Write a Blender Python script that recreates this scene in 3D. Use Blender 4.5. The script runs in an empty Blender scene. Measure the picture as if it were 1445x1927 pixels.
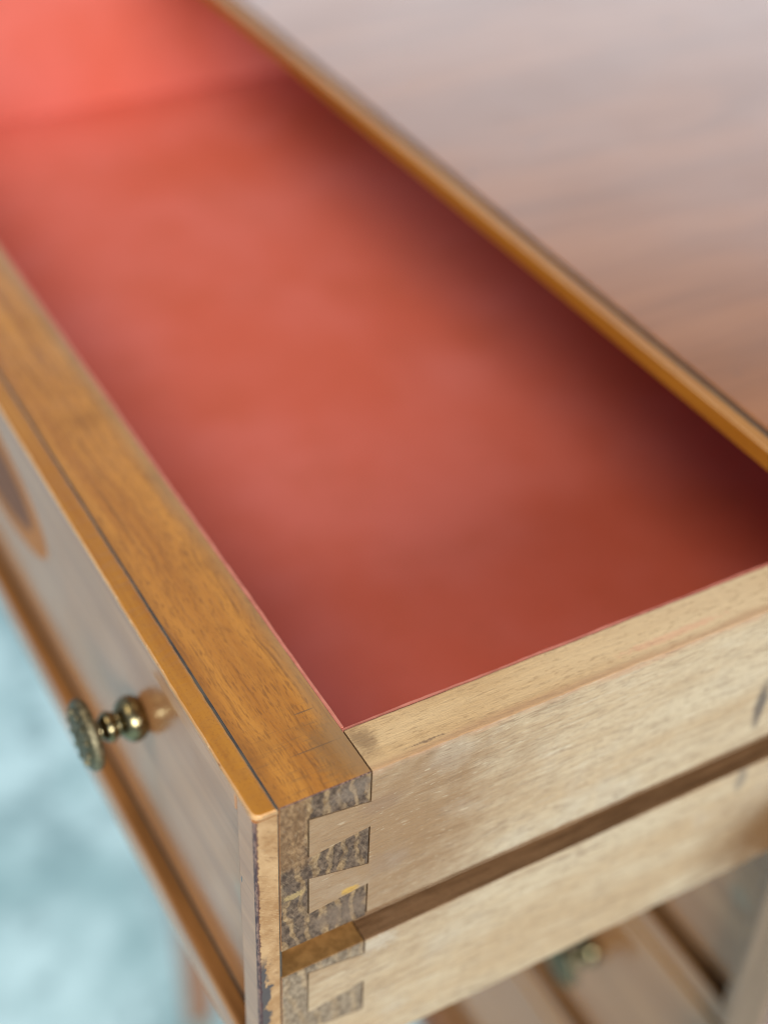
import bpy, bmesh, math, random
from mathutils import Matrix, Vector, noise
random.seed(4)
S = 0.001                                   # everything below is written in millimetres
sc = bpy.context.scene

# ------------------------------------------------------------------ camera
cam_d = bpy.data.cameras.new('camera'); cam = bpy.data.objects.new('camera', cam_d)
sc.collection.objects.link(cam); sc.camera = cam
RX = Vector((0.87204883, -0.48825005, 0.03380437))
RY = Vector((-0.28764429, -0.56718402, -0.77172732))
RF = Vector((0.3959692, 0.66326027, -0.63505449))
CP = Vector((-90.1098, -201.602, 270.3346)) * S
m = Matrix((( RX.x, -RY.x, -RF.x, CP.x), (RX.y, -RY.y, -RF.y, CP.y), (RX.z, -RY.z, -RF.z, CP.z), (0, 0, 0, 1)))
cam.matrix_world = m
cam_d.sensor_fit = 'VERTICAL'; cam_d.sensor_height = 36.0; cam_d.sensor_width = 27.0
cam_d.lens = 2888.05 / 1927 * 36.0
cam_d.clip_start = 0.01; cam_d.clip_end = 50
cam_d.dof.use_dof = True; cam_d.dof.focus_distance = 0.366; cam_d.dof.aperture_fstop = 5.0

# ------------------------------------------------------------------ ambient light, lamps, exposure
w = bpy.data.worlds.new('World'); sc.world = w; w.use_nodes = True
w.node_tree.nodes['Background'].inputs[0].default_value = (0.80, 0.87, 1.0, 1)
w.node_tree.nodes['Background'].inputs[1].default_value = 0.52
def lamp(name, loc, target, sx, sy, radiance, col):
    d = bpy.data.lights.new(name, 'AREA'); d.shape = 'RECTANGLE'; d.size = sx; d.size_y = sy
    d.energy = radiance * math.pi * sx * sy; d.color = col
    o = bpy.data.objects.new(name, d); sc.collection.objects.link(o)
    o.location = loc; o.rotation_euler = (Vector(target) - Vector(loc)).to_track_quat('-Z', 'Y').to_euler()
    return o
lamp('window_light', (1.9, 2.6, 1.05), (0.3, 0.3, 0.0), 3.4, 1.2, 3.0, (0.80, 0.91, 1.0))
lamp('workshop_light', (-0.6, -2.2, 1.0), (0.1, 0.3, -0.05), 1.3, 1.0, 26.0, (1.0, 0.975, 0.95))
lamp('ceiling_strip_light', (-0.98, 0.45, 1.85), (0.0, 0.2, -0.2), 1.4, 0.7, 6.8, (1.0, 0.77, 0.48))
sc.view_settings.view_transform = 'Standard'; sc.view_settings.look = 'None'
sc.view_settings.exposure = -0.18; sc.view_settings.gamma = 1.0
sc.render.engine = 'CYCLES'
sc.cycles.use_denoising = True
sc.cycles.pixel_filter_type = 'BLACKMAN_HARRIS'; sc.cycles.filter_width = 1.1
sc.cycles.max_bounces = 8; sc.cycles.diffuse_bounces = 5; sc.cycles.glossy_bounces = 4
sc.cycles.caustics_reflective = False; sc.cycles.caustics_refractive = False

# ------------------------------------------------------------------ node helpers
class NT:
    def __init__(s, name):
        s.m = bpy.data.materials.new(name); s.m.use_nodes = True
        s.t = s.m.node_tree; s.b = s.t.nodes['Principled BSDF']
        tc = s.t.nodes.new('ShaderNodeTexCoord')
        s.p = s.vm('SCALE', tc.outputs['Object'], k=1000.0)      # object space in mm
        s.bumps = []
    def n(s, kind): return s.t.nodes.new(kind)
    def put(s, sock, v):
        if isinstance(v, bpy.types.NodeSocket): s.t.links.new(v, sock)
        elif v is not None:
            if isinstance(v, tuple) and len(v) == 3 and sock.type == 'RGBA': v = (*v, 1)
            sock.default_value = v
    def vm(s, op, a, b=None, k=None):
        n = s.n('ShaderNodeVectorMath'); n.operation = op; s.put(n.inputs[0], a)
        if b is not None: s.put(n.inputs[1], b)
        if k is not None: n.inputs['Scale'].default_value = k
        return n.outputs['Value'] if op in ('LENGTH', 'DISTANCE', 'DOT_PRODUCT') else n.outputs['Vector']
    def ma(s, op, a, b=None, clamp=False):
        n = s.n('ShaderNodeMath'); n.operation = op; n.use_clamp = clamp; s.put(n.inputs[0], a)
        if b is not None: s.put(n.inputs[1], b)
        return n.outputs[0]
    def noise(s, scale, detail=4, rough=0.55, vec=None, dist=0.0, off=0):
        """scale: one frequency per mm or (fx, fy, fz)"""
        v = vec if vec is not None else s.p
        sc3 = scale if isinstance(scale, tuple) else (scale,) * 3
        v = s.vm('MULTIPLY', v, sc3)
        if off: v = s.vm('ADD', v, (off * 3.7, off * 1.9, off * 7.3))
        n = s.n('ShaderNodeTexNoise'); s.put(n.inputs['Vector'], v)
        n.inputs['Scale'].default_value = 1.0; n.inputs['Detail'].default_value = detail
        n.inputs['Roughness'].default_value = rough; n.inputs['Distortion'].default_value = dist
        return n.outputs[0]
    def ramp(s, f, lo, hi, a=0.0, b=1.0, smooth=True):
        n = s.n('ShaderNodeMapRange'); n.interpolation_type = 'SMOOTHSTEP' if smooth else 'LINEAR'
        s.put(n.inputs[0], f)
        for i, v in enumerate((lo, hi, a, b)): n.inputs[i + 1].default_value = v
        return n.outputs[0]
    def mix(s, f, a, b, mode='MIX'):
        n = s.n('ShaderNodeMix'); n.data_type = 'RGBA'; n.blend_type = mode
        s.put(n.inputs[0], f); s.put(n.inputs[6], a); s.put(n.inputs[7], b)
        return n.outputs[2]
    def sep(s, i):
        n = s.n('ShaderNodeSeparateXYZ'); s.put(n.inputs[0], s.p); return n.outputs[i]
    def spot(s, c, r, wob=0.5, wf=0.25, soft=0.5, off=0):
        """mask of an uneven spot around c with radii r (mm)"""
        d = s.vm('SUBTRACT', s.p, c); d = s.vm('DIVIDE', d, r)
        l = s.vm('LENGTH', d)
        nz = s.noise(wf, 4, 0.6, off=off)
        l = s.ma('ADD', l, s.ma('MULTIPLY', s.ma('SUBTRACT', nz, 0.5), wob * 2))
        n2 = s.noise((wf * 3, wf * 7, wf * 7), 5, 0.7, off=off + 3)
        l = s.ma('ADD', l, s.ma('MULTIPLY', s.ma('SUBTRACT', n2, 0.45), wob * 2.2))
        return s.ramp(l, 1.0 - soft * 0.5, 1.0 + soft * 0.5, 1.0, 0.0)
    def bump(s, h, dist, strength=1.0):
        n = s.n('ShaderNodeBump'); s.put(n.inputs['Height'], h)
        n.inputs['Strength'].default_value = strength; n.inputs['Distance'].default_value = dist * S
        if s.bumps: s.t.links.new(s.bumps[-1], n.inputs['Normal'])
        s.bumps.append(n.outputs[0]); return n.outputs[0]
    def out(s, col, rough=0.6, metal=0.0, coat=0.0, coat_rough=0.1, coat_ior=1.5, spec=0.5):
        s.put(s.b.inputs['Base Color'], col); s.put(s.b.inputs['Roughness'], rough)
        s.put(s.b.inputs['Metallic'], metal); s.put(s.b.inputs['Coat Weight'], coat)
        s.put(s.b.inputs['Coat Roughness'], coat_rough); s.b.inputs['Coat IOR'].default_value = coat_ior
        s.b.inputs['Specular IOR Level'].default_value = spec
        if s.bumps: s.t.links.new(s.bumps[-1], s.b.inputs['Normal'])
        return s.m
AX = {'x': 0, 'y': 1, 'z': 2}
def along(axis, fa, fc):
    v = [fc] * 3; v[AX[axis]] = fa; return tuple(v)

# ------------------------------------------------------------------ materials
def mat_bare_side():
    t = NT('bare_side_wood'); dist = t.noise(0.03, 2)
    wv = t.vm('ADD', t.p, t.vm('SCALE', t.n_comb(t.ma('MULTIPLY', t.ma('SUBTRACT', dist, 0.5), 5.0)), k=1.0))
    fib = t.noise((0.07, 0.7, 1.0), 5, 0.65, wv)
    fine = t.noise((0.25, 1.6, 2.4), 3, 0.6, wv, off=1)
    band = t.noise((0.012, 0.05, 0.06), 4, 0.55, wv, off=2)
    c = t.mix(t.ramp(band, 0.33, 0.68), (0.42, 0.300, 0.175), (0.49, 0.395, 0.265))
    c = t.mix(t.ramp(fib, 0.50, 0.72, 0, 0.6), c, (0.22, 0.15, 0.09))
    c = t.mix(t.ramp(fib, 0.46, 0.26, 0, 0.40), c, (0.58, 0.53, 0.42))
    c = t.mix(t.ramp(fine, 0.50, 0.70, 0, 0.55), c, (0.24, 0.17, 0.11))
    fig = t.noise((0.009, 0.10, 0.16), 3, 0.5, wv, off=12)
    line = t.ramp(t.ma('ABSOLUTE', t.ma('SUBTRACT', fig, 0.5)), 0.0, 0.018, 1.0, 0.0)
    c = t.mix(t.ma('MULTIPLY', line, t.ramp(t.noise((0.03, .2, .2), 3, off=13), 0.4, 0.65, 0, 0.6)), c, (0.20, 0.125, 0.07))
    # dull grey handling marks and brown tone with dimmer light painted in around the joint
    c = t.mix(t.ma('MULTIPLY', t.spot((26, 0, -26), (44, 60, 46), 0.5, 0.05, 1.3), 0.84), c, (0.225, 0.128, 0.060))
    c = t.mix(t.ma('MULTIPLY', t.spot((33, 0, -13), (5.5, 9, 3.0), 0.4, 0.2, 0.9), 0.5), c, (0.21, 0.13, 0.08))
    c = t.mix(t.ma('MULTIPLY', t.spot((36, 0, -36), (6, 9, 4.0), 0.5, 0.2, 1.0), 0.4), c, (0.22, 0.145, 0.095))
    grey = t.noise(0.045, 3, off=5)
    c = t.mix(t.ramp(grey, 0.50, 0.72, 0, 0.22), c, (0.44, 0.40, 0.33))
    # pinkish paint scuff on the upper arris, dark marks near the far end
    z = t.sep(2); wob = t.ma('MULTIPLY', t.ma('SUBTRACT', t.noise((0.05, .2, .2), 4), 0.5), 5.0)
    e = t.ramp(t.ma('ADD', z, wob), -2.2, -0.4)
    c = t.mix(t.ma('MULTIPLY', e, t.ramp(t.noise((0.12, .5, .5), 4, 0.7, off=15), 0.35, 0.62, 0.1, 0.65)), c, (0.42, 0.24, 0.14))
    c = t.mix(t.ma('MULTIPLY', t.spot((154.5, 0, -38), (2.2, 9, 9), 0.5, 0.2, 0.8), 0.85), c, (0.09, 0.075, 0.065))
    c = t.mix(t.ma('MULTIPLY', t.spot((155, 0, -70), (2.2, 9, 5), 0.5, 0.2, 0.9), 0.6), c, (0.14, 0.12, 0.10))
    c = t.mix(t.ma('MULTIPLY', t.spot((182, 0, -104), (30, 30, 22), 0.25, 0.04, 1.2), 0.92), c, (0.13, 0.056, 0.012))  # painted shade and warm bounce low on the side, beside the chest
    c = t.mix(t.ma('MULTIPLY', t.spot((25, 0, -41), (2.6, 9, 1.3), 0.5, 0.6, 0.8), 0.85), c, (0.45, 0.26, 0.045))
    c = t.mix(t.ma('MULTIPLY', t.spot((34, 0, -69), (6, 9, 3.5), 1.0, 0.5, 0.7), 0.35), c, (0.52, 0.48, 0.40))
    pore = t.noise((0.30, 1.3, 1.5), 2, 0.5, wv, off=21)
    c = t.mix(t.ramp(pore, 0.58, 0.70, 0, 0.45), c, (0.19, 0.12, 0.07))
    c = t.mix(t.ramp(pore, 0.36, 0.26, 0, 0.35), c, (0.56, 0.47, 0.33))
    speck = t.noise(1.6, 2, 0.5, off=9)
    c = t.mix(t.ramp(speck, 0.70, 0.80, 0, 0.3), c, (0.60, 0.53, 0.42))
    t.bump(fib, 0.35, 0.9); t.bump(fine, 0.20, 0.8)
    return t.out(c, t.ramp(fib, 0.3, 0.7, 0.62, 0.8), spec=0.3)
def _comb(s, v):
    n = s.n('ShaderNodeCombineXYZ'); s.put(n.inputs[1], v); s.put(n.inputs[2], v); return n.outputs[0]
NT.n_comb = _comb

def mat_bare_edge():
    t = NT('bare_top_edge_wood')
    fib = t.noise((0.09, 0.9, 1.0), 5, 0.7); fine = t.noise((0.5, 2.0, 2.0), 3, 0.65, off=2); band = t.noise((0.012, 0.10, 0.1), 3, off=3)
    c = t.mix(t.ramp(band, 0.3, 0.7), (0.43, 0.270, 0.120), (0.53, 0.375, 0.195))
    c = t.mix(t.ramp(fib, 0.52, 0.8, 0, 0.5), c, (0.34, 0.21, 0.085))
    c = t.mix(t.ramp(fine, 0.25, 0.42, 0.35, 0), c, (0.70, 0.52, 0.28))
    # pale, slightly grey farther in; reddish line near the outer arris; dirt in the corner
    c = t.mix(t.ramp(t.sep(0), 55, 150, 0, 0.40), c, (0.66, 0.56, 0.38))
    dash = t.noise((0.35, 1.5, 1.5), 2, 0.5, off=22)
    c = t.mix(t.ramp(dash, 0.56, 0.70, 0, 0.42), c, (0.26, 0.155, 0.07))
    y = t.ma('ADD', t.sep(1), t.ma('MULTIPLY', t.ma('SUBTRACT', t.noise((0.06, .1, .1), 4, off=4), 0.5), 4.0))
    c = t.mix(t.ramp(y, 3.2, 0.6, 0, 0.62), c, (0.36, 0.205, 0.105))
    c = t.mix(t.ma('MULTIPLY', t.spot((33, 9.5, 0), (3.0, 5.5, 9), 0.7, 0.25, 1.2), 0.7), c, (0.17, 0.095, 0.04))
    c = t.mix(t.ma('MULTIPLY', t.spot((46, 2.4, 0), (5, 0.35, 9), 1.6, 1.2, 0.6), 0.7), c, (0.14, 0.085, 0.05))
    c = t.mix(t.ma('MULTIPLY', t.spot((120, 4.5, 0), (16, 1.2, 9), 0.9, 0.25, 0.8), 0.4), c, (0.58, 0.27, 0.17))
    t.bump(fib, 0.28, 0.9); t.bump(fine, 0.16, 0.8)
    return t.out(c, 0.62, spec=0.35)

def mat_varnish_top(name, a, b, d, axis='y', rough=0.46, coat=0.0, coat_rough=0.25, dirt=True):
    t = NT(name)
    wv = t.vm('ADD', t.p, t.vm('SCALE', t.n_comb(t.ma('MULTIPLY', t.ma('SUBTRACT', t.noise(0.02, 2), 0.5), 10.0)), k=1.0)) if axis == 'x' else \
         t.vm('ADD', t.p, t.vm('SCALE', t.n_combx(t.ma('MULTIPLY', t.ma('SUBTRACT', t.noise(0.02, 2), 0.5), 8.0)), k=1.0))
    band = t.noise(along(axis, 0.006, 0.14), 3, 0.55, wv); fib = t.noise(along(axis, 0.03, 0.8), 5, 0.7, wv, off=1)
    pore = t.noise(along(axis, 0.30, 2.2), 3, 0.65, wv, off=2); blot = t.noise(0.05, 4, 0.6, off=3)
    c = t.mix(t.ramp(band, 0.32, 0.68), a, b)
    c = t.mix(t.ramp(fib, 0.49, 0.72, 0, 0.75), c, d)
    c = t.mix(t.ramp(fib, 0.40, 0.22, 0, 0.35), c, tuple(min(1, v * 1.25) for v in b))
    c = t.mix(t.ramp(pore, 0.50, 0.70, 0, 0.55), c, d)
    c = t.mix(t.ramp(blot, 0.50, 0.75, 0, 0.40), c, d)
    dash = t.noise(along(axis, 0.22, 1.4), 2, 0.5, off=21)
    c = t.mix(t.ramp(dash, 0.58, 0.72, 0, 0.5), c, tuple(v * 0.85 for v in d))
    if dirt:   # hand dirt, cross scratches and dark end by the corner joint
        cross = t.noise((0.10, 2.4, 2.4), 4, 0.65, off=6)
        near = t.ramp(t.sep(1), 46, 4)
        c = t.mix(t.ma('MULTIPLY', t.ma('MULTIPLY', t.ramp(cross, 0.52, 0.72), near), 0.6), c, (0.16, 0.085, 0.028))
        c = t.mix(t.ma('MULTIPLY', t.spot((27, 9, 0), (7, 11, 9), 0.6, 0.12, 1.0), 0.62), c, (0.17, 0.095, 0.035))
        for (cx, cy, rx, ry) in ((22, 12.5, 6.5, 0.20), (24.5, 24, 2.6, 0.22)):
            c = t.mix(t.ma('MULTIPLY', t.spot((cx, cy, 0), (rx, ry, 9), 0.35, 0.4, 0.5), 0.75), c, (0.13, 0.07, 0.03))
        x = t.ma('ADD', t.sep(0), t.ma('MULTIPLY', t.ma('SUBTRACT', t.noise((.2, .03, .2), 3, off=7), 0.5), 5.0))
        c = t.mix(t.ramp(x, 24.5, 30, 0, 0.55), c, (0.27, 0.17, 0.08))
        c = t.mix(t.ramp(x, 9.5, 6.0, 0, 0.35), c, d)
    t.bump(fib, 0.16, 0.7); t.bump(pore, 0.12, 0.7); t.bump(t.noise(0.25, 3, off=8), 0.05, 0.5)
    return t.out(c, t.ramp(blot, 0.3, 0.7, rough - 0.06, rough + 0.08), coat=coat, coat_rough=coat_rough, spec=0.3)
def _combx(s, v):
    n = s.n('ShaderNodeCombineXYZ'); s.put(n.inputs[0], v); return n.outputs[0]
NT.n_combx = _combx

def mat_strip_top():
    t = NT('moulding_varnish')
    g = t.noise(1.3, 4, 0.65); band = t.noise((0.25, 0.012, 0.25), 4, 0.6, off=1); g2 = t.noise(0.35, 3, off=2)
    c = t.mix(t.ramp(band, 0.3, 0.7), (0.28, 0.103, 0.008), (0.38, 0.162, 0.016))
    c = t.mix(t.ramp(g, 0.52, 0.75, 0, 0.6), c, (0.20, 0.075, 0.012))
    c = t.mix(t.ramp(g2, 0.55, 0.75, 0, 0.35), c, (0.22, 0.085, 0.015))
    t.bump(g, 0.05, 0.6)
    return t.out(c, 0.42, spec=0.3)

def mat_strip_edge():
    t = NT('worn_moulding_edge'); g = t.noise((0.9, 0.30, 0.9), 4, 0.7); h = t.noise((0.3, 0.02, 0.3), 3, off=2)
    c = t.mix(t.ramp(h, 0.35, 0.65), (0.46, 0.23, 0.07), (0.62, 0.37, 0.16))
    c = t.mix(t.ramp(g, 0.60, 0.70), c, (0.80, 0.62, 0.38))
    c = t.mix(t.ramp(g, 0.40, 0.30), c, (0.26, 0.11, 0.035))
    t.bump(g, 0.12, 0.7)
    return t.out(c, 0.3, coat=0.5, coat_rough=0.15)

def mat_strip_end():
    t = NT('bare_moulding_end')
    v = t.vm('MULTIPLY', t.p, (1, 1, 1)); 
    sh = t.n('ShaderNodeMapping'); t.put(sh.inputs[0], v); sh.inputs['Rotation'].default_value = (0, math.radians(-38), 0)
    fib = t.noise((0.25, 1.0, 1.3), 5, 0.7, sh.outputs[0]); fine = t.noise((0.7, 2, 2.6), 3, 0.6, sh.outputs[0], off=1); bl = t.noise(0.16, 3, off=2)
    c = t.mix(t.ramp(bl, 0.3, 0.7), (0.29, 0.16, 0.07), (0.43, 0.275, 0.14))
    c = t.mix(t.ramp(fib, 0.5, 0.78, 0, 0.7), c, (0.16, 0.085, 0.04))
    c = t.mix(t.ramp(fine, 0.3, 0.45, 0.35, 0), c, (0.55, 0.39, 0.22))
    # dark runs of old paint down the outer side
    x = t.sep(0)
    nz = t.noise((0.30, 0.3, 0.22), 5, 0.7, off=5)
    lim = t.ma('ADD', t.ma('MULTIPLY', t.ma('SUBTRACT', nz, 0.5), 10.0), x)
    zr = t.ma('MULTIPLY', t.ramp(t.sep(2), -52, -60), t.ramp(t.sep(2), -106, -97))
    run = t.ma('MULTIPLY', t.ramp(lim, 3.0, 2.6), zr)
    c = t.mix(t.ma('MULTIPLY', run, 0.92), c, (0.055, 0.058, 0.065))
    ed = t.ramp(t.ma('ADD', x, t.ma('MULTIPLY', t.ma('SUBTRACT', t.noise(0.9, 4, off=6), 0.5), 1.4)), 1.15, 0.75)
    c = t.mix(t.ma('MULTIPLY', ed, 0.85), c, (0.06, 0.025, 0.028))
    t.bump(fib, 0.2, 0.8); t.bump(fine, 0.08, 0.6)
    return t.out(c, 0.72, spec=0.12)

def mat_dark_edge():
    t = NT('dirty_corner_arris'); g = t.noise((1.0, 1.0, 0.45), 4, 0.7)
    c = t.mix(t.ramp(g, 0.42, 0.6), (0.045, 0.018, 0.022), (0.20, 0.115, 0.085))
    t.bump(g, 0.15, 0.8)
    return t.out(c, 0.5, coat=0.15)

def mat_end_grain():
    t = NT('weathered_end_grain')
    # growth rings: arcs round a far pith
    q = t.vm('SUBTRACT', t.p, (95.0, 0.0, 22.0)); q = t.vm('MULTIPLY', q, (1.0, 0.0, 0.40)); r = t.vm('LENGTH', q)
    r = t.ma('ADD', r, t.ma('MULTIPLY', t.ma('SUBTRACT', t.noise(0.085, 3, 0.55), 0.5), 9.0))
    s = t.ma('SINE', t.ma('MULTIPLY', r, 1.55))
    ring = t.ramp(s, -0.1, 0.85); patch = t.noise(0.10, 4, 0.6, off=2); g = t.noise((0.8, 1, 0.6), 4, 0.65, off=3)
    dark = t.mix(t.ramp(g, 0.35, 0.65), (0.058, 0.039, 0.028), (0.145, 0.100, 0.068))
    tan = t.mix(t.ramp(g, 0.35, 0.65), (0.20, 0.122, 0.060), (0.34, 0.23, 0.122))
    c = t.mix(t.ma('MULTIPLY', ring, t.ramp(t.noise(0.22, 3, off=11), 0.35, 0.6, 0.25, 0.9)), dark, tan)
    # the lap beside the moulding: browner above, dark below
    x = t.sep(0); z = t.sep(2)
    lap = t.ramp(t.ma('ADD', x, t.ma('MULTIPLY', t.ma('SUBTRACT', patch, 0.5), 9.0)), 15.0, 11.5)
    up = t.ma('MULTIPLY', lap, t.ramp(t.ma('ADD', z, t.ma('MULTIPLY', t.ma('SUBTRACT', t.noise(0.2, 3, off=8), 0.5), 14.0)), -27.0, -20.0))
    c = t.mix(t.ma('MULTIPLY', up, 0.8), c, t.mix(t.ramp(g, 0.35, 0.7), (0.15, 0.083, 0.040), (0.28, 0.170, 0.085)))
    c = t.mix(t.ramp(patch, 0.56, 0.70, 0, 0.5), c, (0.085, 0.066, 0.054))
    sh = t.n('ShaderNodeMapping'); t.put(sh.inputs[0], t.p); sh.inputs['Rotation'].default_value = (0, math.radians(-62), 0)
    saw = t.noise((0.18, 1, 1.5), 4, 0.7, sh.outputs[0], off=14)
    c = t.mix(t.ramp(saw, 0.54, 0.72, 0, 0.35), c, (0.30, 0.225, 0.145))
    c = t.mix(t.ramp(saw, 0.46, 0.32, 0, 0.35), c, (0.045, 0.030, 0.022))
    c = t.mix(t.ramp(z, -64, -68, 0, 0.5), c, t.mix(t.ramp(g, 0.35, 0.65), (0.24, 0.18, 0.12), (0.40, 0.32, 0.22)))
    fl = t.noise((1.1, 1, 0.8), 5, 0.8, off=6)
    c = t.mix(t.ramp(fl, 0.60, 0.70, 0, 0.4), c, (0.40, 0.33, 0.25))
    c = t.mix(t.ma('MULTIPLY', t.spot((26, 0, -4), (6, 9, 3.5), 0.9, 0.3, 0.9), 0.5), c, (0.20, 0.155, 0.12))
    c = t.mix(t.ma('MULTIPLY', t.spot((23, 0, -49), (9, 9, 4.5), 0.6, 0.25, 0.9), 0.5), c, (0.20, 0.145, 0.105))
    c = t.mix(t.ma('MULTIPLY', t.spot((10, 0, -34), (3, 9, 1.2), 0.9, 0.6, 0.6), 0.6), c, (0.42, 0.30, 0.13))
    t.bump(ring, 0.25, 0.7); t.bump(saw, 0.3, 0.8); t.bump(g, 0.2, 0.7)
    return t.out(c, t.ramp(g, 0.3, 0.7, 0.6, 0.8), spec=0.08)

def mat_plain(name, a, b, f, rough=0.6, bump=0.1, **k):
    t = NT(name); g = t.noise(f, 4, 0.6); c = t.mix(t.ramp(g, 0.32, 0.68), a, b)
    if bump: t.bump(g, bump, 0.6)
    return t.out(c, rough, **k)

def mat_veneer():
    t = NT('glossy_front_veneer')
    band = t.noise((0.1, 0.006, 0.10), 4, 0.6); fib = t.noise((0.5, 0.03, 0.9), 4, 0.65, off=1); bl = t.noise(0.03, 4, 0.6, off=2)
    c = t.mix(t.ramp(band, 0.3, 0.7), (0.40, 0.165, 0.055), (0.52, 0.245, 0.095))
    c = t.mix(t.ramp(fib, 0.48, 0.75, 0, 0.4), c, (0.18, 0.066, 0.02))
    c = t.mix(t.ma('MULTIPLY', t.spot((0, 8.2, -31), (9, 0.35, 1.2), 0.3, 0.4, 0.4), 0.9), c, (0.02, 0.02, 0.02))
    c = t.mix(t.ma('MULTIPLY', t.spot((6, 20, -56), (9, 6, 5), 0.4, 0.15, 0.8), 0.35), c, (0.35, 0.30, 0.20))
    t.bump(bl, 0.25, 0.4); t.bump(fib, 0.03, 0.5)
    return t.out(c, 0.45, coat=0.85, coat_rough=t.ramp(bl, 0.3, 0.7, 0.10, 0.22), coat_ior=1.55, spec=0.2)

def mat_table_top():
    t = NT('polished_table_top')
    wv = t.vm('ADD', t.p, t.vm('SCALE', t.n_comb(t.ma('MULTIPLY', t.ma('SUBTRACT', t.noise(0.008, 2), 0.5), 40.0)), k=1.0))
    band = t.noise((0.004, 0.035, 0.03), 4, 0.6, wv); fib = t.noise((0.015, 0.35, 0.3), 4, 0.65, wv, off=1); bl = t.noise(0.02, 3, off=2)
    c = t.mix(t.ramp(band, 0.32, 0.68), (0.22, 0.083, 0.026), (0.30, 0.120, 0.042))
    c = t.mix(t.ramp(fib, 0.5, 0.8, 0, 0.3), c, (0.16, 0.062, 0.026))
    sp = t.noise(0.06, 2, 0.5, off=5)
    c = t.mix(t.ramp(sp, 0.70, 0.76, 0, 0.7), c, (0.10, 0.06, 0.045))
    t.bump(bl, 0.12, 0.3); t.bump(fib, 0.03, 0.3)
    return t.out(c, 0.42, coat=0.8, coat_rough=t.ramp(bl, 0.3, 0.7, 0.16, 0.24), coat_ior=1.42, spec=0.1)

def mat_lining():
    t = NT('coral_lining'); bl = t.noise(0.012, 3); g = t.noise(0.5, 4, 0.6, off=1)
    c = t.mix(t.ramp(bl, 0.3, 0.7), (0.68, 0.155, 0.100), (0.74, 0.205, 0.165))
    c = t.mix(t.ramp(t.noise(0.02, 4, 0.6, off=4), 0.48, 0.7, 0, 0.32), c, (0.58, 0.135, 0.075))
    c = t.mix(t.ramp(g, 0.5, 0.8, 0, 0.3), c, (0.42, 0.10, 0.07))
    t.bump(g, 0.06, 0.5)
    return t.out(c, 0.75, spec=0.25)

def mat_brass():
    t = NT('aged_brass'); g = t.noise(0.55, 4, 0.65); h = t.noise(2.0, 3, off=1)
    c = t.mix(t.ramp(g, 0.35, 0.65), (0.15, 0.135, 0.075), (0.30, 0.255, 0.14))
    t.bump(h, 0.05, 0.5)
    return t.out(c, t.ramp(g, 0.3, 0.7, 0.30, 0.18), metal=1.0)
def mat_brass_face():
    t = NT('aged_brass_relief'); g = t.noise(0.55, 4, 0.65); h = t.noise(0.8, 4, 0.65, off=1)
    c = t.mix(t.ramp(g, 0.35, 0.65), (0.08, 0.075, 0.045), (0.26, 0.23, 0.14))
    t.bump(h, 0.5, 0.8)
    return t.out(c, 0.42, metal=0.85)

def mat_groove():
    t = NT('waxed_groove'); a = t.noise((0.03, 0.5, 0.5), 5, 0.7); b = t.noise(0.9, 4, 0.7, off=1); k = t.noise((0.05, .1, .1), 3, off=2)
    c = t.mix(t.ramp(a, 0.35, 0.65), (0.11, 0.055, 0.022), (0.22, 0.12, 0.055))
    c = t.mix(t.ramp(b, 0.55, 0.75, 0, 0.6), c, (0.06, 0.032, 0.016))
    c = t.mix(t.ramp(k, 0.55, 0.75, 0, 0.4), c, (0.28, 0.165, 0.085))
    t.bump(a, 0.3, 0.8); t.bump(b, 0.15, 0.7)
    return t.out(c, 0.6, spec=0.3)

def mat_floor():
    t = NT('pale_blue_floor'); a = t.noise(0.012, 4, 0.6); b = t.noise(0.020, 4, 0.6, off=1); d = t.noise(0.15, 3, off=2)
    c = t.mix(t.ramp(a, 0.35, 0.65), (0.31, 0.50, 0.53), (0.55, 0.78, 0.82))
    c = t.mix(t.ramp(b, 0.50, 0.68, 0, 0.8), c, (0.19, 0.33, 0.36))
    c = t.mix(t.ramp(d, 0.6, 0.8, 0, 0.2), c, (0.3, 0.38, 0.38))
    t.bump(d, 0.3, 0.4)
    return t.out(c, 0.5)

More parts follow.
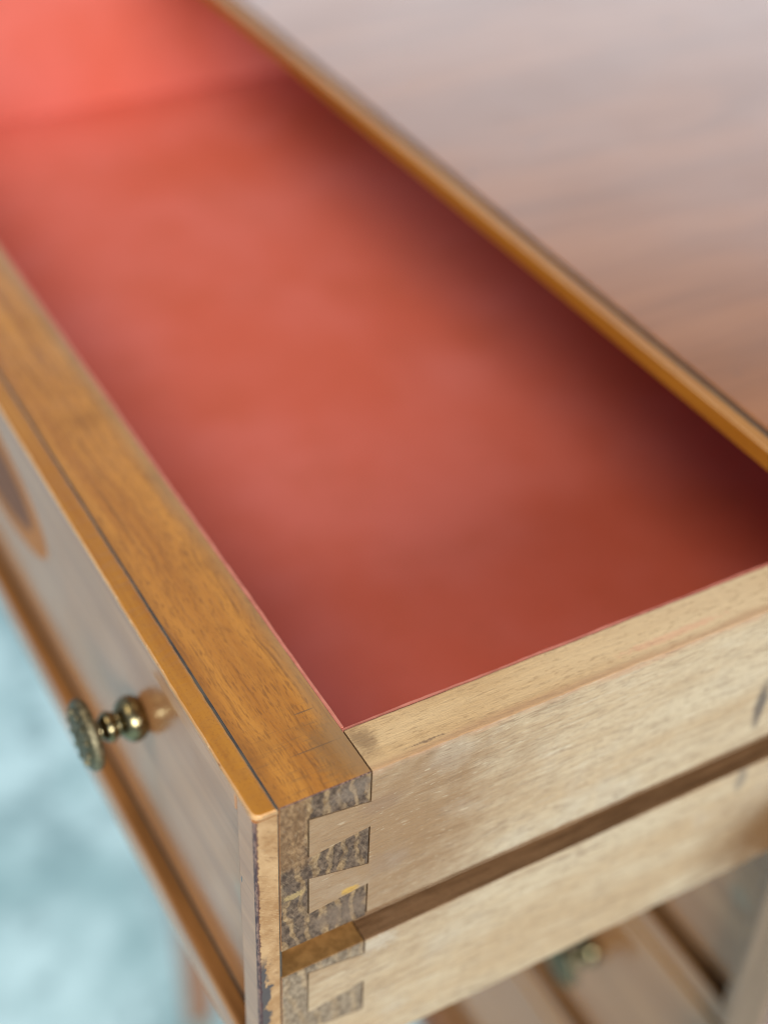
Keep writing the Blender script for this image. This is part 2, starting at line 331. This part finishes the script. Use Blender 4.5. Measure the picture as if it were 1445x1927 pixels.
M = dict(
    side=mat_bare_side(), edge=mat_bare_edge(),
    groove=mat_groove(),
    groove_front=mat_plain('varnished_groove_end', (0.20, 0.10, 0.028), (0.33, 0.175, 0.055), 0.3, 0.5, 0.2),
    top=mat_varnish_top('front_top_varnish', (0.33, 0.125, 0.014), (0.45, 0.195, 0.028), (0.16, 0.058, 0.009)),
    strip=mat_strip_top(), low=mat_plain('shaded_moulding_varnish', (0.13, 0.055, 0.014), (0.24, 0.105, 0.03), (0.25, 0.015, 0.25), 0.45, 0.05, spec=0.3),  # low: the moulding finish again, with shade put into a darker brown
    low_edge=mat_plain('shaded_rubbed_edge', (0.24, 0.125, 0.05), (0.36, 0.205, 0.095), (0.5, 0.04, 0.5), 0.4, 0.1, spec=0.3), strip_edge=mat_strip_edge(), strip_end=mat_strip_end(), dark_edge=mat_dark_edge(),  # low_edge: rubbed edge, darkened with the same painted shade
    end=mat_end_grain(), veneer=mat_veneer(), lining=mat_lining(), brass=mat_brass(), brass_face=mat_brass_face(),
    joint=mat_plain('dark_joint_filler', (0.022, 0.02, 0.018), (0.07, 0.06, 0.045), (1.2, 0.15, 1.2), 0.7, 0.15),
    inlay=mat_plain('dark_inlay_wood', (0.15, 0.06, 0.03), (0.24, 0.095, 0.04), (0.3, 0.02, 0.5), 0.6, 0.05),
    inlay_rim=mat_plain('orange_inlay_band', (0.40, 0.15, 0.03), (0.50, 0.20, 0.05), (0.3, 0.05, 0.5), 0.6, 0.03),
    lining_edge=mat_plain('lining_card_edge', (0.42, 0.135, 0.095), (0.50, 0.18, 0.13), 0.3, 0.7, 0.1, spec=0.2),
    table=mat_table_top(), floor=mat_floor(),
    carcass=mat_plain('carcass_wood', (0.17, 0.085, 0.05), (0.30, 0.16, 0.095), (0.02, 0.3, 0.02), 0.45, 0.05, coat=0.4, coat_rough=0.25),
    stile=mat_plain('stile_edge_wood', (0.29, 0.18, 0.105), (0.38, 0.24, 0.145), (0.3, 0.3, 0.02), 0.5, 0.05, coat=0.3, coat_rough=0.25),
    leg=mat_plain('reddish_leg_wood', (0.30, 0.12, 0.055), (0.42, 0.19, 0.09), (0.2, 0.2, 0.015), 0.4, 0.05, coat=0.4, coat_rough=0.2),
)

# ------------------------------------------------------------------ mesh helpers (mm)
def bm_prism(polys, axis, a0, a1):
    """polys: list of 2D outlines; axis: extrusion axis. 2D = the other two axes in x,y,z order"""
    bm = bmesh.new()
    if isinstance(polys[0][0], (int, float)): polys = [polys]
    for poly in polys:
        def P(u, v, a):
            return {'x': (a, u, v), 'y': (u, a, v), 'z': (u, v, a)}[axis]
        lo = [bm.verts.new(P(u, v, a0)) for u, v in poly]; hi = [bm.verts.new(P(u, v, a1)) for u, v in poly]
        bm.faces.new(lo); bm.faces.new(hi)
        for i in range(len(poly)):
            j = (i + 1) % len(poly); bm.faces.new((lo[i], lo[j], hi[j], hi[i]))
    bmesh.ops.recalc_face_normals(bm, faces=bm.faces); return bm
def bm_box(x0, x1, y0, y1, z0, z1):
    return bm_prism([(x0, y0), (x1, y0), (x1, y1), (x0, y1)], 'z', z0, z1)
def bevel(bm, off, seg=2, sel=None):
    ed = [e for e in bm.edges if (sel is None or sel(e)) and len(e.link_faces) == 2 and e.calc_face_angle(0) > 0.5]
    bmesh.ops.bevel(bm, geom=ed, offset=off, segments=seg, profile=0.5, affect='EDGES', clamp_overlap=True)
    return bm
def wear(bm, axis, cuts, amp, freq=0.5):
    """cut across a long piece and let its arrises wander a little"""
    ai = AX[axis]; no = [0, 0, 0]; no[ai] = 1
    for q in cuts:
        co = [0, 0, 0]; co[ai] = q
        bmesh.ops.bisect_plane(bm, geom=bm.verts[:] + bm.edges[:] + bm.faces[:], plane_co=co, plane_no=no, dist=1e-4)
    for v in bm.verts:
        d = noise.noise_vector(v.co * freq) * amp + noise.noise_vector(v.co * freq * 0.15 + Vector((7, 3, 1))) * amp
        d[ai] = 0; v.co += d
    return bm
def steps(a, b, fine, coarse, nfine):
    out = []; q = a
    while q < b:
        q += fine if q < a + nfine else coarse
        if q < b: out.append(q)
    return out
def lathe(prof, axis_pt, n=32):
    """prof: [(x, r)]; turned about an X axis through axis_pt=(y, z)"""
    bm = bmesh.new(); rings = []
    for x, r in prof:
        rings.append([bm.verts.new((x, axis_pt[0] + r * math.cos(2 * math.pi * k / n), axis_pt[1] + r * math.sin(2 * math.pi * k / n))) for k in range(n)])
    for a, b in zip(rings, rings[1:]):
        for k in range(n): bm.faces.new((a[k], a[(k + 1) % n], b[(k + 1) % n], b[k]))
    bm.faces.new(rings[0]); bm.faces.new(rings[-1])
    bmesh.ops.recalc_face_normals(bm, faces=bm.faces); return bm
def obj(name, bm, mats, parent=None, pick=None, smooth=False):
    bmesh.ops.scale(bm, vec=(S, S, S), verts=bm.verts)
    me = bpy.data.meshes.new(name)
    mats = mats if isinstance(mats, (list, tuple)) else [mats]
    for k in mats: me.materials.append(M[k])
    if pick:
        bm.normal_update()
        for f in bm.faces: f.material_index = pick(f.normal, f.calc_center_median() / S)
    bm.to_mesh(me); bm.free()
    if smooth:
        for p in me.polygons: p.use_smooth = True
    o = bpy.data.objects.new(name, me); sc.collection.objects.link(o); o.parent = parent
    return o
def thing(name, label, cat, group=None, loc=(0, 0, 0)):
    o = bpy.data.objects.new(name, None); sc.collection.objects.link(o); o.empty_display_size = 0.02
    o.location = Vector(loc) * S; o['label'] = label; o['category'] = cat
    if group: o['group'] = group
    return o

# ------------------------------------------------------------------ floor
FZ = -1040
fl = obj('floor', bm_box(-4000, 5000, -4000, 6000, FZ - 20, FZ), 'floor'); fl['kind'] = 'structure'

# ------------------------------------------------------------------ chest carcass
W = 590.0; XC = 178.8; PITCH = 119.5; NDR = 4
CZ = -PITCH * NDR - 4                              # underside of the lowest drawer opening
ch = thing('chest', 'wooden chest on legs whose polished brown top reflects pale light', 'chest', loc=(0, 0, 0))
ZT0, ZT1 = 8.0, 14.27; XD = 184.3
YA, YB = -17.0, W + 17.0
tb = obj('top_board', bevel(bm_box(XD + 1.3, 640, YA, YB, ZT0 - 6, ZT1), 0.4), 'table', ch)
obj('edge_strip', bevel(bm_box(XC, XD - 1.3, YA, YB, ZT0, ZT1 - 0.1), 0.35, 2), ['strip', 'strip_edge'], tb,
    lambda n, c: 1 if 0.2 < n.z < 0.95 and n.x < 0 else 0)
obj('dark_joint_line', bm_box(XD - 1.5, XD + 1.5, YA + .5, YB - .5, ZT0 + 1, ZT1 - 1.0), 'joint', tb)
for (y0, y1) in ((-16.5, -1.5), (W + 1.5, W + 16.5)):
    obj('side_panel', bevel(bm_box(XC + 0.5, 630, y0, y1, CZ - 12, 1.95), 0.8), ['carcass', 'stile'], ch,
        lambda n, c: 1 if n.x < -0.6 else 0)
obj('back_panel', bm_box(618, 630, -1.4, W + 1.4, CZ - 10, 1.9), 'carcass', ch)
obj('bottom_board', bevel(bm_box(XC + 4, 617.9, -1.4, W + 1.4, CZ - 12, CZ), 0.8), 'carcass', ch)
for k in range(NDR):
    for (y0, y1) in ((-1.45, 6.3), (W - 6.3, W + 1.45)):
        obj('runner', bm_box(XC + 22, 610, y0, y1, -PITCH * k - 64.6, -PITCH * k - 55.4), 'groove', ch)
for (x0, x1, sx) in ((XC + 3, XC + 48, 1), (582, 627, -1)):
    for (y0, y1, sy) in ((-16, 29, 1), (W - 29, W + 16, -1)):
        bm = bmesh.new(); tops = []; rings = []
        for z, ins in ((CZ - 12.2, 0), (CZ - 110, 0), (CZ - 118, 2), (FZ, 16)):
            a0 = x0 + (ins * .2 if sx > 0 else ins); a1 = x1 - (ins if sx > 0 else ins * .2)
            b0 = y0 + (ins * .2 if sy > 0 else ins * .9); b1 = y1 - (ins if sy > 0 else ins * 1.2)
            rings.append([bm.verts.new(v) for v in ((a0, b0, z), (a1, b0, z), (a1, b1, z), (a0, b1, z))])
        for r0, r1 in zip(rings, rings[1:]):
            for i in range(4): bm.faces.new((r0[i], r0[(i + 1) % 4], r1[(i + 1) % 4], r1[i]))
        bm.faces.new(rings[0]); bm.faces.new(rings[-1]); bmesh.ops.recalc_face_normals(bm, faces=bm.faces)
        obj('leg', bevel(bm, 1.2), 'leg', ch)

# ------------------------------------------------------------------ the drawers
TF, TB, TS, H = 30.0, 6.2, 14.25, 116.0            # front thickness, moulding depth, side thickness, height
G0, G1, GD = -54.5, -65.5, 7.0                     # runner groove
TAILS = [[(14, -8.0), (30, -10.6), (30, -19.5), (14, -21.7)],
         [(14, -30.0), (30, -33.8), (30, -41.5), (14, -43.6)],
         [(14, -68.6), (30, -71.0), (30, -83.0), (14, -86.0)],
         [(14, -94.0), (30, -96.5), (30, -106.0), (14, -109.0)]]
GAP = 0.3
def rounded(x0, x1, y0, y1, r, n=6):
    """XY outline with rounded front corners (x0 side)"""
    pts = []
    for k in range(n + 1):
        a = math.pi + math.pi / 2 * k / n
        pts.append((x0 + r + r * math.cos(a), y0 + r + r * math.sin(a)))
    pts += [(x1, y0), (x1, y1)]
    for k in range(n + 1):
        a = math.pi / 2 + math.pi / 2 * k / n
        pts.append((x0 + r + r * math.cos(a), y1 - r + r * math.sin(a)))
    return pts
def front_end(y0, y1, mirror):
    """end profile of the front: a lap with pins between the tails"""
    def outline(ztop, zbot, tails):
        p = [(TB + 0.2, zbot), (TB + 0.2, ztop), (TF, ztop)]
        for t in tails:
            a, b, c, d = t
            p += [(TF, b[1] + .10), (a[0] - GAP, a[1] + .16), (a[0] - GAP, d[1] - .12), (TF, c[1] - .22)]
        return p + [(TF, zbot)]
    bm = bm_prism([outline(0, G0, TAILS[:2]), outline(G1, -H, TAILS[2:])], 'y', y0, y1)
    return bm
def build_drawer(name, label, loc, full, pull=None):
    d = thing(name, label, 'drawer', 'drawers of the chest', loc)
    # front board: middle length + jointed ends
    def fpick(n, c):
        if abs(c.z - G1) < 1.0 and n.z > .5 and (c.y < TS or c.y > W - TS): return 2
        if n.z > 0.12 and abs(n.y) > 0.12 and c.z > -1: return 4
        if n.z > 0.6 and c.z > -2: return 0
        if n.x < -0.6: return 3
        return 1
    no_joint = lambda e: not any(all(abs(v.co.y - q) < .01 for v in e.verts) for q in (TS, W - TS))
    fb = obj('front_board', bevel(bm_box(TB + 0.2, TF, TS, W - TS, -H, 0), 0.22, 2, no_joint), ['top', 'end', 'groove_front', 'veneer', 'dark_edge'], d, fpick)
    for y0, y1, g0, g1 in ((0, TS, GD, TS - .05), (W - TS, W, W - TS + .05, W - GD)):
        e = obj('pin_end', bevel(front_end(y0, y1, 0), 0.22, 2, no_joint), ['top', 'end', 'groove_front', 'veneer', 'dark_edge'], fb, fpick)
        obj('groove_end', bm_box(TB + 0.5, TF - .02, g0, g1, G1 - .5, G0 + .5), 'groove_front', fb)
    # moulding round the front
    def spick(n, c):
        if n.z > 0.92: return 0
        if n.z > 0.15 and n.x < -0.1: return 1
        if abs(n.y) > 0.8: return 2
        return 3
    bm = bm_prism(rounded(0, TB - .2, 0, W, 2.2), 'z', -1.5, 0)
    bevel(bm, 0.9, 3, lambda e: all(v.co.z > -0.01 for v in e.verts))
    wear(bm, 'y', steps(3, W - 3, 1.7, 9, 140), 0.11, 0.45)
    obj('moulding_cap', bm, ['strip', 'strip_edge', 'strip_end', 'strip_edge'], d, spick, False)
    obj('moulding', bevel(bm_box(0.2, TB - .2, 10.05, W - 10.05, -8.1, -1.55), 0.6), 'veneer', d)
    for (y0, y1) in ((0.15, 10.0), (W - 10.0, W - 0.15)):
        bm = bm_box(0.15, TB - .2, y0, y1, -104.45, -2.05)
        s = 1 if y0 < 50 else -1
        bevel(bm, 1.0, 3, lambda e: all(v.co.x < 0.2 for v in e.verts) and abs(e.verts[0].co.z - e.verts[1].co.z) > 1)
        obj('moulding', bm, ['veneer', 'strip_end', 'dark_edge'], d,
            lambda n, c: 1 if abs(n.y) > .93 else (2 if abs(n.y) > .25 and (c.y < 5 or c.y > W - 5) else 0))
    bm = bm_prism(rounded(0.1, TB - .2, 0.1, W - .1, 1.2), 'z', -115.6, -104.6)
    bevel(bm, 1.6, 3, lambda e: all(v.co.z > -104.7 for v in e.verts))
    obj('moulding', bm, ['low', 'low_edge', 'strip_end', 'veneer'], d, spick)
    jl = obj('dark_joint_line', bm_box(TB - .5, TB + .5, 0.5, W - .5, -115, -0.2), 'joint', d)
    obj('dark_joint_line', bm_box(TB - .9, TB - .53, 10.05, W - 10.05, -104.55, -101.6), 'joint', d)
    fp = obj('front_panel', bm_box(TB - 0.75, TB - .52, 10.1, W - 10.1, -101.58, -8.2), 'veneer', d)
    # long oval inlay across the middle of the front
    def oval(a, b, x0, x1, n=40):
        return bm_prism([(W / 2 + a * math.copysign(abs(math.cos(2 * math.pi * k / n)) ** 0.8, math.cos(2 * math.pi * k / n)), -50 + b * math.sin(2 * math.pi * k / n)) for k in range(n)], 'x', x0, x1)
    inl = obj('oval_inlay', oval(W / 2 - 164, 25, TB - 0.80, TB - .74), 'inlay_rim', d)
    obj('inlay_centre', oval(W / 2 - 178, 18, TB - 0.85, TB - .79), 'inlay', inl)
    # knobs
    for ky in (85.5, W - 85.5):
        ax = (ky, -50.0)
        kb = obj('knob', lathe([(5.5, 4.6), (5.2, 5.2), (4.4, 6.0), (3.2, 6.6), (1.8, 6.8), (0.4, 6.5), (-0.8, 5.7), (-1.7, 4.5), (-2.3, 3.7), (-2.7, 3.5),
                               (-3.2, 3.8), (-4.0, 4.4), (-5.0, 4.6), (-6.0, 4.2), (-6.8, 3.3), (-7.6, 2.7), (-8.4, 2.7), (-9.2, 3.6), (-9.6, 4.6)], ax, 40), 'brass', d, None, True)
        kf = obj('knob_face', lathe([(-9.4, 4.4), (-9.3, 8.4), (-9.6, 9.8), (-10.2, 10.4), (-11.2, 10.6), (-12.2, 10.4), (-12.9, 9.9), (-12.6, 9.2), (-13.1, 8.7),
                                (-13.8, 7.0), (-14.0, 5.8), (-13.6, 5.2), (-14.0, 4.4), (-14.6, 2.4), (-14.8, 0.6)], ax, 40), 'brass_face', kb, None, True)
        # raised petals on the face
        bm = bmesh.new()
        for q in range(12):
            a = 2 * math.pi * q / 12
            mt = Matrix.Translation((-13.6, ax[0] + 7.4 * math.cos(a), ax[1] + 7.4 * math.sin(a))) @ Matrix.Rotation(a, 4, 'X') @ Matrix.Diagonal((0.75, 1.5, 0.85, 1))
            bmesh.ops.create_icosphere(bm, subdivisions=1, radius=1.0, matrix=mt)
        obj('petal_ring', bm, 'brass_face', kb, None, True)
    # sides with the runner groove
    D1 = 420.0
    for y0, y1, sg in ((0, TS, 1), (W - TS, W, -1)):
        yo = y0 if sg > 0 else y1; yi = y1 if sg > 0 else y0; yg = yo + sg * GD
        prof = [(yo, 0), (yi, 0), (yi, -H), (yo, -H), (yo, G1), (yg, G1), (yg, G0), (yo, G0)]
        bm = bm_prism(prof, 'x', TF + .3, D1)
        lip = lambda e: all(abs(v.co.z - G0) < .01 and abs(v.co.y - yo) < .01 for v in e.verts)
        bevel(bm, 1.5, 4, lip)
        bevel(bm, 0.4, 2, lambda e: abs(e.verts[0].co.x - e.verts[1].co.x) > 10)
        wear(bm, 'x', steps(32, D1 - 5, 1.7, 8, 110), 0.13, 0.4)
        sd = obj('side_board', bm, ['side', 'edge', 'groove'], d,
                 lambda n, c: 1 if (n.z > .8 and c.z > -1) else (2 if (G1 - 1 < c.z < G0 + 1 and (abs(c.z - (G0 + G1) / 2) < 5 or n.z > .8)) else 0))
        if full:
            for t in TAILS:
                bm = bm_prism([(x + .3 if x > 20 else x + random.uniform(-.1, .1), z + (random.uniform(-.18, .18) if x < 20 else 0)) for x, z in t], 'y', y0 + random.uniform(-.12, .08) * (sg > 0), y1)
                obj('dovetail', bm, ['side'], sd)
    if full:
        zb = -105.0
        obj('back_board', bevel(bm_box(D1 - 12, D1 - .1, TS + .05, W - TS - .05, -H, -6), 0.4), 'side', d)
        obj('bottom_board', bm_box(TF + .05, D1 - 12.1, TS + .05, W - TS - .05, zb - 6, zb - 1), 'side', d)
        li = 1.1
        obj('lining_panel', bm_box(TF + .08, D1 - 12.2, TS + .08, W - TS - .08, zb - .9, zb), 'lining', d)
        obj('lining_panel', wear(bevel(bm_box(TF + .08, TF + li, TS + li + .05, W - TS - li - .05, zb + .05, -0.25), .15, 1), 'y', steps(20, W - 20, 2.5, 12, 140), 0.16, 0.3), ['lining', 'lining_edge'], d, lambda n, c: 1 if n.z > .4 else 0)
        obj('lining_panel', wear(bevel(bm_box(TF + .10, D1 - 13.5, TS + .08, TS + li, zb + .05, -0.35), .15, 1), 'x', steps(34, D1 - 15, 2.5, 12, 120), 0.16, 0.3), ['lining', 'lining_edge'], d, lambda n, c: 1 if n.z > .4 else 0)
        obj('lining_panel', bevel(bm_box(TF + .10, D1 - 13.5, W - TS - li, W - TS - .08, zb + .05, -0.3), .15, 1), ['lining', 'lining_edge'], d, lambda n, c: 1 if n.z > .4 else 0)
        obj('lining_panel', bevel(bm_box(D1 - 13.3, D1 - 12.2, TS + li + .05, W - TS - li - .05, zb + .05, -6.5), .15, 1), ['lining', 'lining_edge'], d, lambda n, c: 1 if n.z > .4 else 0)
    return d
build_drawer('drawer', 'open top drawer lined in coral red with dovetailed pale side', (0, 0, 0), True)
proto = build_drawer('drawer', 'closed drawer directly below the open red-lined drawer', (190, 0, -PITCH), False)
def dup(root, loc, label):
    r = root.copy(); sc.collection.objects.link(r); r.location = Vector(loc) * S; r['label'] = label
    for c in list(root.children):
        cc = c.copy(); sc.collection.objects.link(cc); cc.parent = r
        for g in c.children:
            gg = g.copy(); sc.collection.objects.link(gg); gg.parent = cc
    return r
dup(proto, (190, 0, -2 * PITCH), 'closed drawer with blurred brass knob, second below the open drawer')
dup(proto, (190, 0, -3 * PITCH), 'lowest closed drawer, farthest below the open red-lined drawer')
